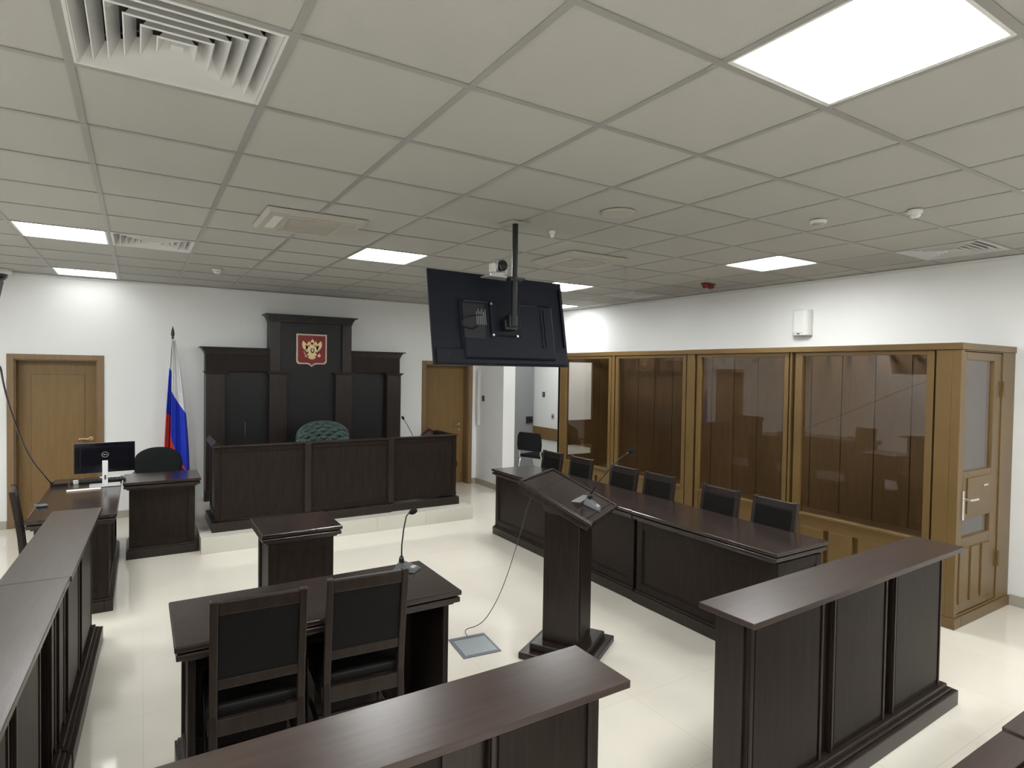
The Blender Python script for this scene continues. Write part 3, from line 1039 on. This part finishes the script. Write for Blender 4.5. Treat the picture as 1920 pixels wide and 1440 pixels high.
def mic(name, label, mw, neck, group='gooseneck microphones', s=1):
    """mw: world matrix of the base; neck in base coordinates"""
    r = bpy.data.objects.new(name, None)
    COL.objects.link(r)
    r.matrix_world = mw
    tag(r, label, 'microphone', group)
    b = MB()
    b.hexa([(-.05*s, -.075*s, 0), (.05*s, -.075*s, 0), (.055*s, .06*s, 0), (-.055*s, .06*s, 0),
            (-.04*s, -.065*s, .014*s), (.04*s, -.065*s, .014*s), (.03*s, .04*s, .045*s), (-.03*s, .04*s, .045*s)])
    b.build('base', M['grey'], r, .008*s, seg=3)
    MB().box(-.02*s, .02*s, -.055*s, -.025*s, .018*s, .024*s).build('button', M['silver'], r, .003)
    MB().lathe([(.016*s, .035*s), (.014*s, .06*s), (.008*s, .075*s)], (0, .03*s, 0), 14).build('collar', M['black'], r, smooth=True)
    MB().tube(neck, .0042, 8).build('gooseneck', M['black'], r, smooth=True)
    d = (Vector(neck[-1])-Vector(neck[-2])).normalized()
    p = Vector(neck[-1])
    MB().tube([p-d*.012, p, p+d*.02, p+d*.034, p+d*.04], [.006, .0145, .0165, .012, .004], 12).build('foam_head', M['fabric'], r, smooth=True)
    return r
LM = Matrix.Translation((LX, LY, 0)) @ Matrix.Rotation(LA, 4, 'Z') @ T @ Matrix.Translation((.0, -.155, .001)) @ Matrix.Rotation(R(12), 4, 'Z')
mic('microphone', 'black gooseneck microphone lying angled on the slanted lectern top', LM,
    [(0, .03, .06), (-.003, .02, .15), (-.006, -.01, .27), (-.006, -.045, .37), (0, -.068, .415), (.004, -.088, .44)])
mic('microphone', 'grey-based gooseneck microphone at far end of two-chair table', Matrix.Translation((1.27, 3.12, .746)) @ Matrix.Rotation(R(42), 4, 'Z'),
    [(0, .03, .06), (.012, .035, .13), (.035, .035, .22), (.055, .03, .285), (.067, .02, .30), (.078, .012, .303)])
mic('microphone', 'thin upright gooseneck microphone on left part of judges bench', Matrix.Translation((.99, 7.12, BZ+.746)) @ Matrix.Rotation(PI, 4, 'Z'),
    [(0, .03, .05), (0, .03, .2), (.002, .025, .3), (.002, .0, .35), (.002, -.015, .36)], s=.8)
mic('microphone', 'thin leaning gooseneck microphone on right part of judges bench', Matrix.Translation((2.97, 7.12, BZ+.746)) @ Matrix.Rotation(PI, 4, 'Z'),
    [(0, .03, .05), (.03, .03, .14), (.09, .03, .25), (.13, .028, .31), (.14, .02, .33)], s=.8)

# floor box and its cable
r = empty('floor_box', (1.93, 3.52, 0), R(-6), 'square grey metal floor box lid on tiles beside two-chair table', 'floor box')
b = MB()
b.box(-.135, .135, -.15, .15, 0, .006)
b.build('rim', M['steelrim'], r, .003)
MB().box(-.115, .115, -.13, .10, .006, .009).build('lid', M['steel'], r, .002)
MB().box(-.115, .115, .11, .135, .006, .009).build('cable_flap', M['steelrim'], r, .002)
pts = [(1.95, 3.66, .008), (1.95, 3.70, .02), (1.97, 3.71, .035), (2.02, 3.66, .06), (2.06, 3.60, .12), (2.12, 3.54, .27), (2.17, 3.50, .44), (2.21, 3.46, .63), (2.24, 3.42, .80), (2.26, 3.385, .95), (2.27, 3.34, 1.05)]
def smooth_pts(p, it=2):
    p = [Vector(q) for q in p]
    for _ in range(it):
        q = [p[0]]
        for a, c in zip(p, p[1:]):
            q += [a*.75+c*.25, a*.25+c*.75]
        q.append(p[-1])
        p = q
    return p
o = MB((2.1, 3.5, 0)).tube(smooth_pts(pts), .003, 6).build('cable', M['grey'], smooth=True)
o.location = (2.1, 3.5, 0)
tag(o, 'thin grey cable rising from the floor box to lectern top', 'cable')

# ================================================================ TELEVISIONS
def television(label, loc, yaw_, tilt, w_, group):
    r = bpy.data.objects.new('television', None)
    COL.objects.link(r)
    r.matrix_world = Matrix.Translation(loc) @ Matrix.Rotation(yaw_, 4, 'Z') @ Matrix.Rotation(-tilt, 4, 'X')
    tag(r, label, 'television', group)
    h_ = w_/1.745
    a, c = w_/2, h_/2
    b = MB()
    b.box(-a, a, -.004, .012, -c, c)
    b.build('back_shell', M['tvback'], r, .003)
    b = MB()
    x0, x1, z0, z1 = -a*.62, a*.78, -c+.03, c*.42
    b.hexa([(x0, -.004, z0), (x1, -.004, z0), (x1, -.004, z1), (x0, -.004, z1),
            (x0+.02, -.04, z0+.02), (x1-.02, -.04, z0+.02), (x1-.02, -.04, z1-.02), (x0+.02, -.04, z1-.02)])
    b.box(-a+.02, a-.02, -.02, -.004, -c+.01, -c+.11)
    b.build('rear_housing', M['tvback'], r, .006)
    b = MB()
    b.box(-a*.60, -a*.30, -.043, -.038, -c*.45, c*.30)
    b.box(-a*.58, a*.5, -.043, -.0385, c*.33, c*.37)
    b.build('port_recess', M['tvdark'], r, .003)
    b = MB()
    for k in range(2):
        b.box(a*(.55+.05*k), a*(.565+.05*k), -.046, -.04, -c*.6, c*.28)
    b.build('rib', M['tvback'], r, .002)
    MB().box(a-.035, a-.012, -.02, -.004, -c*.55, c*.85).build('side_bevel', M['tvback'], r, .004)
    b = MB()
    for k in range(6):
        b.box(-a*.42+.014*k, -a*.42+.014*k+.004, -.0445, -.043, -c*.15, -c*.15+.09+.02*(k % 2))
    b.build('printed_label', M['label'], r)
    MB().box(-a+.005, a-.005, .012, .0135, -c+.01, c-.005).build('screen', M['screen'], r)
    MB().box(-.13, .12, -.055, -.04, -.12, .12).build('mount_plate', M['tvback'], r, .003)
    for x, z in ((-.12, .10), (.08, .10), (-.12, -.12), (.08, -.12)):
        MB().lathe([(.009, -.062), (.009, -.04)], (x, 0, z), 8, 'y').build('screw', M['screw'], r)
    for x in (-.46, -.31, -.07, .11, .32, .43):
        MB().lathe([(.007, -.0215), (.007, -.0195)], (x*w_/1.13, 0, -c+.07), 8, 'y').build('screw_hole', M['black'], r)
    MB().box(-.055, .04, -.115, -.056, -.09, -.02).build('tilt_bracket', M['black'], r, .004)
    MB().tube(smooth_pts([(-a*.35, -.05, .02), (-a*.6, -.07, .0), (-a*.66, -.06, -.06), (-a*.5, -.06, -.09), (-a*.42, -.05, -.06)]), .004, 6).build('power_lead', M['black'], r, smooth=True)
    return r
T1 = Vector((2.178, 3.63, 2.218))
television('black television hanging from ceiling in the middle, seen from behind', T1, .0416, R(10.3), 1.13, 'televisions hung from the ceiling')
television('second hanging television, only a dark sliver showing at left frame edge', Vector((-.645, 3.335, 1.96)), -PI/2, R(10.3), 1.13, 'televisions hung from the ceiling')
def mount(x, y, zb, label):
    r = empty('television_mount', (x, y, CZ), 0, label, 'television mount')
    MB().lathe([(.02, -(CZ-zb)), (.02, -.005)], n=16).build('pole', M['black'], r, smooth=False)
    MB().box(-.08, .08, -.08, .08, -.009, -.006).build('ceiling_plate', M['tile'], r, .003)
    MB().box(-.035, .035, .0, .06, -(CZ-zb)-.01, -(CZ-zb)+.07).build('clamp', M['black'], r, .003)
    return r
mr_ = mount(2.185, 3.485, 2.18, 'black ceiling pole carrying the middle television')
MB().box(-.05, .05, -.03, .03, -.40, -.385).box(-.06, .08, -.012, .012, -.385, -.372).build('shelf_clamp', M['black'], mr_, .002)
mount(-.80, 3.335, 1.92, 'ceiling pole of the left television, beyond the frame')
# camera on its shelf
o = MB().box(-.14, .14, -.06, .06, -.005, .005).box(-.02, .16, .0, .03, -.012, -.005).build('camera_shelf', M['silver'], bevel=.002)
o.location = (2.12, 3.54, 2.503)
o.rotation_euler = (0, 0, .04)
tag(o, 'small silver shelf clamped to the television pole', 'shelf')
r = empty('conference_camera', (2.08, 3.53, 2.509), R(12), 'white and black pan-tilt conference camera above the middle television', 'camera')
MB().lathe([(.055, 0), (.055, .018), (.045, .022)], n=24).build('base', M['silver'], r)
for s in (-1, 1):
    MB().box(s*.052-.012, s*.052+.012, -.03, .03, .02, .085).build('yoke_arm', M['white'], r, .01, seg=3)
MB().lathe([(.035, -.04), (.042, -.02), (.042, .02), (.035, .04)], (0, 0, .075), 20, 'x').build('camera_head', M['silver'], r, smooth=True)
MB().lathe([(.03, -.06), (.036, -.054), (.036, -.02)], (0, 0, .07), 20, 'y').build('lens', M['lens'], r)

# ================================================================ ON THE LEFT DESKS
DT = .7455
r = empty('computer_monitor', (-.265, 6.66, DT), R(3), 'black computer monitor seen from behind with silver stand', 'monitor')
MB().prism([(-.12, -.085), (.12, -.085), (.12, .085), (-.12, .085)], 'z', 0, .012).build('stand_base', M['silver'], r, .006)
b = MB().hexa([(-.022, -.03, .012), (.022, -.03, .012), (.022, -.018, .012), (-.022, -.018, .012), (-.022, .015, .23), (.022, .015, .23), (.022, .03, .23), (-.022, .03, .23)])
so = b.build('stand_column', M['silver'], r, .003)
MB().hexa([(-.006, -.0265, .06), (.006, -.0265, .06), (.006, -.018, .06), (-.006, -.018, .06), (-.006, -.0185, .10), (.006, -.0185, .10), (.006, -.01, .10), (-.006, -.01, .10)]).build('cable_hole', M['black'], so)
b = MB()
b.hexa([(-.235, .035, .118), (.235, .035, .118), (.235, .05, .118), (-.235, .05, .118), (-.235, .035, .395), (.235, .035, .395), (.235, .05, .395), (-.235, .05, .395)])
b.prism([(.12+.03, .14), (.12+.03, .14)][:0] or [(-.19, .135), (.19, .135), (.19, .36), (-.19, .36)], 'y', .022, .036)
b.build('screen_housing', M['gloss'], r, .004)
n = 28
b = MB()
b.tube([(.0+math.cos(2*PI*k/n)*.026, .021, .285+math.sin(2*PI*k/n)*.024) for k in range(n)], .0016, 6, closed=True)
lg = b.build('logo_ring', M['label'], r)
text('logo_letters', 'DELL', .016, (0, .0205, .285), (PI/2, 0, 0), M['label'], r)

def simple(name, label, cat, loc, rz, b, m, bevel=.002):
    o = b.build(name, M[m], bevel=bevel)
    o.location = loc
    o.rotation_euler = (0, 0, rz)
    tag(o, label, cat)
    return o
r = empty('keyboard', (-.33, 6.93, DT), R(4), 'black computer keyboard lying behind the monitor stand', 'keyboard')
MB().box(-.22, .22, -.07, .07, 0, .018).build('case', M['black'], r, .004)
b = MB()
for i in range(14):
    for j in range(5):
        b.box(-.21+i*.03, -.21+i*.03+.025, -.06+j*.024, -.06+j*.024+.019, .018, .023)
b.build('keys', M['tvdark'], r)
simple('storage_box', 'flat purple-black box at left rear of the side desk', 'box', (-.63, 6.80, DT), R(8), MB().box(-.055, .075, -.03, .03, 0, .03), 'gloss')
simple('power_adapter', 'small white cube adapter left of monitor on side desk', 'adapter', (-.50, 6.86, DT), R(10), MB().box(-.02, .02, -.02, .02, 0, .035), 'white', .004)
simple('paper_folder', 'white folder with bright edge in front of the monitor base', 'folder', (-.41, 6.50, DT), R(5), MB().box(-.13, .12, -.03, .03, 0, .008), 'paper')
simple('paper_sheet', 'white paper sheet lying right of the monitor', 'paper', (-.21, 7.12, DT), R(-3), MB().box(-.12, .05, -.07, .06, 0, .002), 'paper', 0)
r = empty('computer_mouse', (-.65, 5.90, DT), R(20), 'grey-black handheld device near chair on the side desk', 'mouse')
MB().box(-.035, .035, -.055, .055, 0, .022).build('shell', M['grey'], r, .01, seg=3)
MB().box(-.025, .025, -.0, .045, .022, .025).build('buttons', M['black'], r, .001)
o = MB((-.7, 5.5, 0)).tube(smooth_pts([(-.74, 3.4, 1.80), (-.72, 3.9, 1.92), (-.685, 4.5, 1.885), (-.72, 4.85, 1.74), (-.745, 5.2, 1.59), (-.762, 5.8, 1.30), (-.757, 6.3, 1.06), (-.715, 6.75, .85), (-.68, 6.82, .775), (-.66, 6.80, .785)]), .006, 6).build('cable', M['black'], smooth=True)
o.location = (-.7, 5.5, 0)
tag(o, 'black cable hanging from left television down to the side desk', 'cable')
# white cable strip hanging between the two desks
simple('door_stop', 'small round black door stop on the front of the platform', 'door stop', (2.46, 6.578, .08), 0, MB().lathe([(.018, -.02), (.018, 0)], n=14, ax='y'), 'black', 0) if False else None

# ================================================================ GLAZED DOCK
CX, CY0, CY1, CT = 5.11, 1.97, 6.93, 2.125
DX, DY = 5.6, 4.45
r = empty('glazed_dock', (DX, DY, 0), 0, 'golden brown glazed defendants dock along the right wall', 'glazed dock')
O = (DX, DY, 0)
t_ = .06
bays = [(2.15, 3.28), (3.345, 4.42), (4.57, 5.72), (5.80, 6.88)]
glassy = [(2.20, 3.21), (3.39, 4.37), (4.62, 5.67), (5.85, 6.75)]
for y0, y1 in ((2.03, 2.135), (3.31, 3.33), (4.45, 4.555), (5.735, 5.785), (6.885, 6.925)):
    MB(O).box(CX, CX+.10, y0, y1, .0805, CT-.0505).build('post', M['cage'], r, .004)
b = MB(O)
b.box(CX-.01, CX+.11, 1.96, 6.94, CT-.05, CT).box(CX+.11, XR, 1.965, 2.05, CT-.05, CT).box(CX, XR, 6.86, 6.93, CT-.05, CT)
b.build('top_rail', M['cage'], r, .004)
b = MB(O)
for k in range(24):
    yy = 2.12+k*.2
    b.box(CX+.05, XR-.03, yy-.02, yy+.02, CT-.04, CT-.02)
b.box(CX+.5, CX+.54, 2.05, 6.86, CT-.02, CT-.005)
b.build('unseen_roof_grille', M['cage'], r)  # unseen top, added as open bars so ceiling light reaches the planks
MB(O).box(CX-.01, CX+.10, 1.96, 6.94, 0, .08).box(CX+.1, XR, 1.96, 2.05, 0, .08).build('base_rail', M['cage'], r, .004)
for (y0, y1), (g0, g1) in zip(bays, glassy):
    b = MB(O)
    xf0, xf1 = CX+.005, CX+.06
    zt, zb = 2.07, .60
    b.box(xf0, xf1, y0, g0, .08, zt).box(xf0, xf1, g1, y1, .08, zt)
    b.box(xf0, xf1, g0, g1, 2.04, zt).box(xf0, xf1, g0, g1, zb-.03, zb)
    fo = b.build('bay_frame', M['cage'], r, .003)
    MB(O).box(xf0-.012, xf1, g0-.01, g1+.01, zb, zb+.022).build('sill', M['cage'], r, .003)
    MB(O).box(CX+.03, CX+.036, g0-.01, g1+.01, zb+.02, 2.045).build('glass_pane', M['glass'], r)
    b = MB(O)
    b.box(CX+.052, CX+.06, g0, g1, .08, zb-.03)
    b.box(CX+.012, CX+.05, g0, g1, zb-.10, zb-.03)
    k = 4
    wd = (g1-g0)/k
    for i in range(k):
        b.box(CX+.012, CX+.05, g0+i*wd+(.024 if i else 0), g0+(i+1)*wd-(.024 if i < k-1 else 0), .08, zb-.10)
    b.build('lower_panel', M['cage'], r, .004)
# plank lining on the wall behind and a bench inside
ys = [2.05]
b = MB(O)
y = 2.08
while y < 6.85:
    b.box(XR-.03, XR-.005, y, min(y+.317, 6.86), .0, CT-.005)
    y += .325
b.box(XR-.012, XR-.004, 2.05, 6.86, 0, CT-.005)
b.build('plank_lining', M['cagein'], r, .002)
b = MB(O)
b.box(XR-.45, XR-.04, 2.3, 6.3, .42, .46).box(XR-.42, XR-.38, 2.3, 6.3, 0, .42)
b.build('inner_bench', M['cagein'], r, .004)

def cage_door(yc, side, name, parent):
    """framed door in the end of the dock; side -1 looks to -y"""
    def bx(b, x0, x1, n0, n1, z0, z1):
        a, c = sorted((yc+side*n0, yc+side*n1))
        b.box(x0, x1, a, c, z0, z1)
        return b
    x0, x1 = CX+.055, 5.85
    b = MB(O)
    w0, w1 = x0+.06, 5.715
    bx(b, x0, w0, -.02, .02, .10, 2.06)
    bx(b, w1, x1, -.02, .02, .10, 2.06)
    bx(b, w0, w1, -.02, .02, 2.0, 2.06)
    bx(b, w0, w1, -.02, .02, .80, 1.16)
    bx(b, w0, w1, -.02, .02, .10, .66)
    d = b.build(name, M['cage'], parent, .003)
    MB(O).box(w0-.005, w1+.005, yc-.004, yc+.004, 1.155, 2.005).build('glass_pane', M['glass'], d)
    MB(O).box(w0-.005, w1+.005, yc-.004, yc+.004, .655, .805).build('glass_pane', M['glass'], d)
    b = MB(O)
    bx(b, 5.29, 5.70, .02, .028, .84, 1.11)
    b.build('hatch', M['cage'], d, .003)
    b = MB(O)
    for k in range(3):
        bx(b, 5.19+k*.19, 5.33+k*.19, .018, .03, .17, .58)
    b.build('raised_slat', M['cage'], d, .003)
    for z in (1.78, .42):
        b = MB(O)
        bx(b, x1-.02, x1+.03, .02, .03, z-.06, z+.06)
        b.tube([(x1+.005, yc+side*.035, z-.06), (x1+.005, yc+side*.035, z+.06)], .01)
        b.build('hinge', M['cage'], d)
    b = MB(O)
    bx(b, x0+.045, x0+.075, .02, .028, .80, 1.02)
    yy = yc+side*.075
    b.tube([(x0+.06, yc+side*.02, .96), (x0+.06, yy, .96), (x0+.075, yy+side*.005, .96), (x0+.18, yy, .957)], .009)
    b.build('handle', M['chrome'], d, .001)
    b = MB(O)
    b.tube([(5.50, yc+side*.025, 1.05), (5.50, yc+side*.06, 1.05)], .007).tube([(5.46, yc+side*.06, 1.05), (5.54, yc+side*.06, 1.05)], .009)
    b.build('hatch_knob', M['chrome'], d)
    # surrounding frame of the end wall
    b = MB(O)
    bx(b, CX+.0, x0-.006, -.03, .03, .0805, CT-.0505)
    bx(b, x1+.006, XR-.002, -.03, .028, .0805, CT-.0505)
    bx(b, x0-.006, x1+.006, -.03, .028, 2.066, CT-.0505)
    bx(b, x0-.006, x1+.006, -.03, .028, .0805, .095)
    b.build('end_frame', M['cage'], parent, .003)
cage_door(2.0, -1, 'door', r)
cage_door(6.90, 1, 'door', r)

# ================================================================ PUBLIC BENCHES (lower right corner)
def bench(label, x0, x1, y0, y1, rz=0):
    r = empty('public_bench', ((x0+x1)/2, (y0+y1)/2, 0), 0, label, 'bench', 'dark slatted public benches')
    a, c = (x1-x0)/2, (y1-y0)/2
    n = 3
    for k in range(n):
        q = -c+k*2*c/n
        MB().box(-a, a, q+.006, q+2*c/n-.006, .42, .45).build('seat_slat', M['rail'], r, .004)
    for s in (-1, 1):
        MB().box(s*(a-.12)-.03, s*(a-.12)+.03, -c+.02, c-.02, 0, .42).build('leg', M['wood'], r, .004)
    MB().box(-a+.1, a-.1, -.02, .02, .1, .16).build('stretcher', M['wood'], r, .003)
bench('dark bench corner at the bottom right, nearer one', 1.55, 2.95, .56, .965)
bench('dark bench corner at the bottom right, farther one by frame edge', 2.985, 4.2, .56, .975)
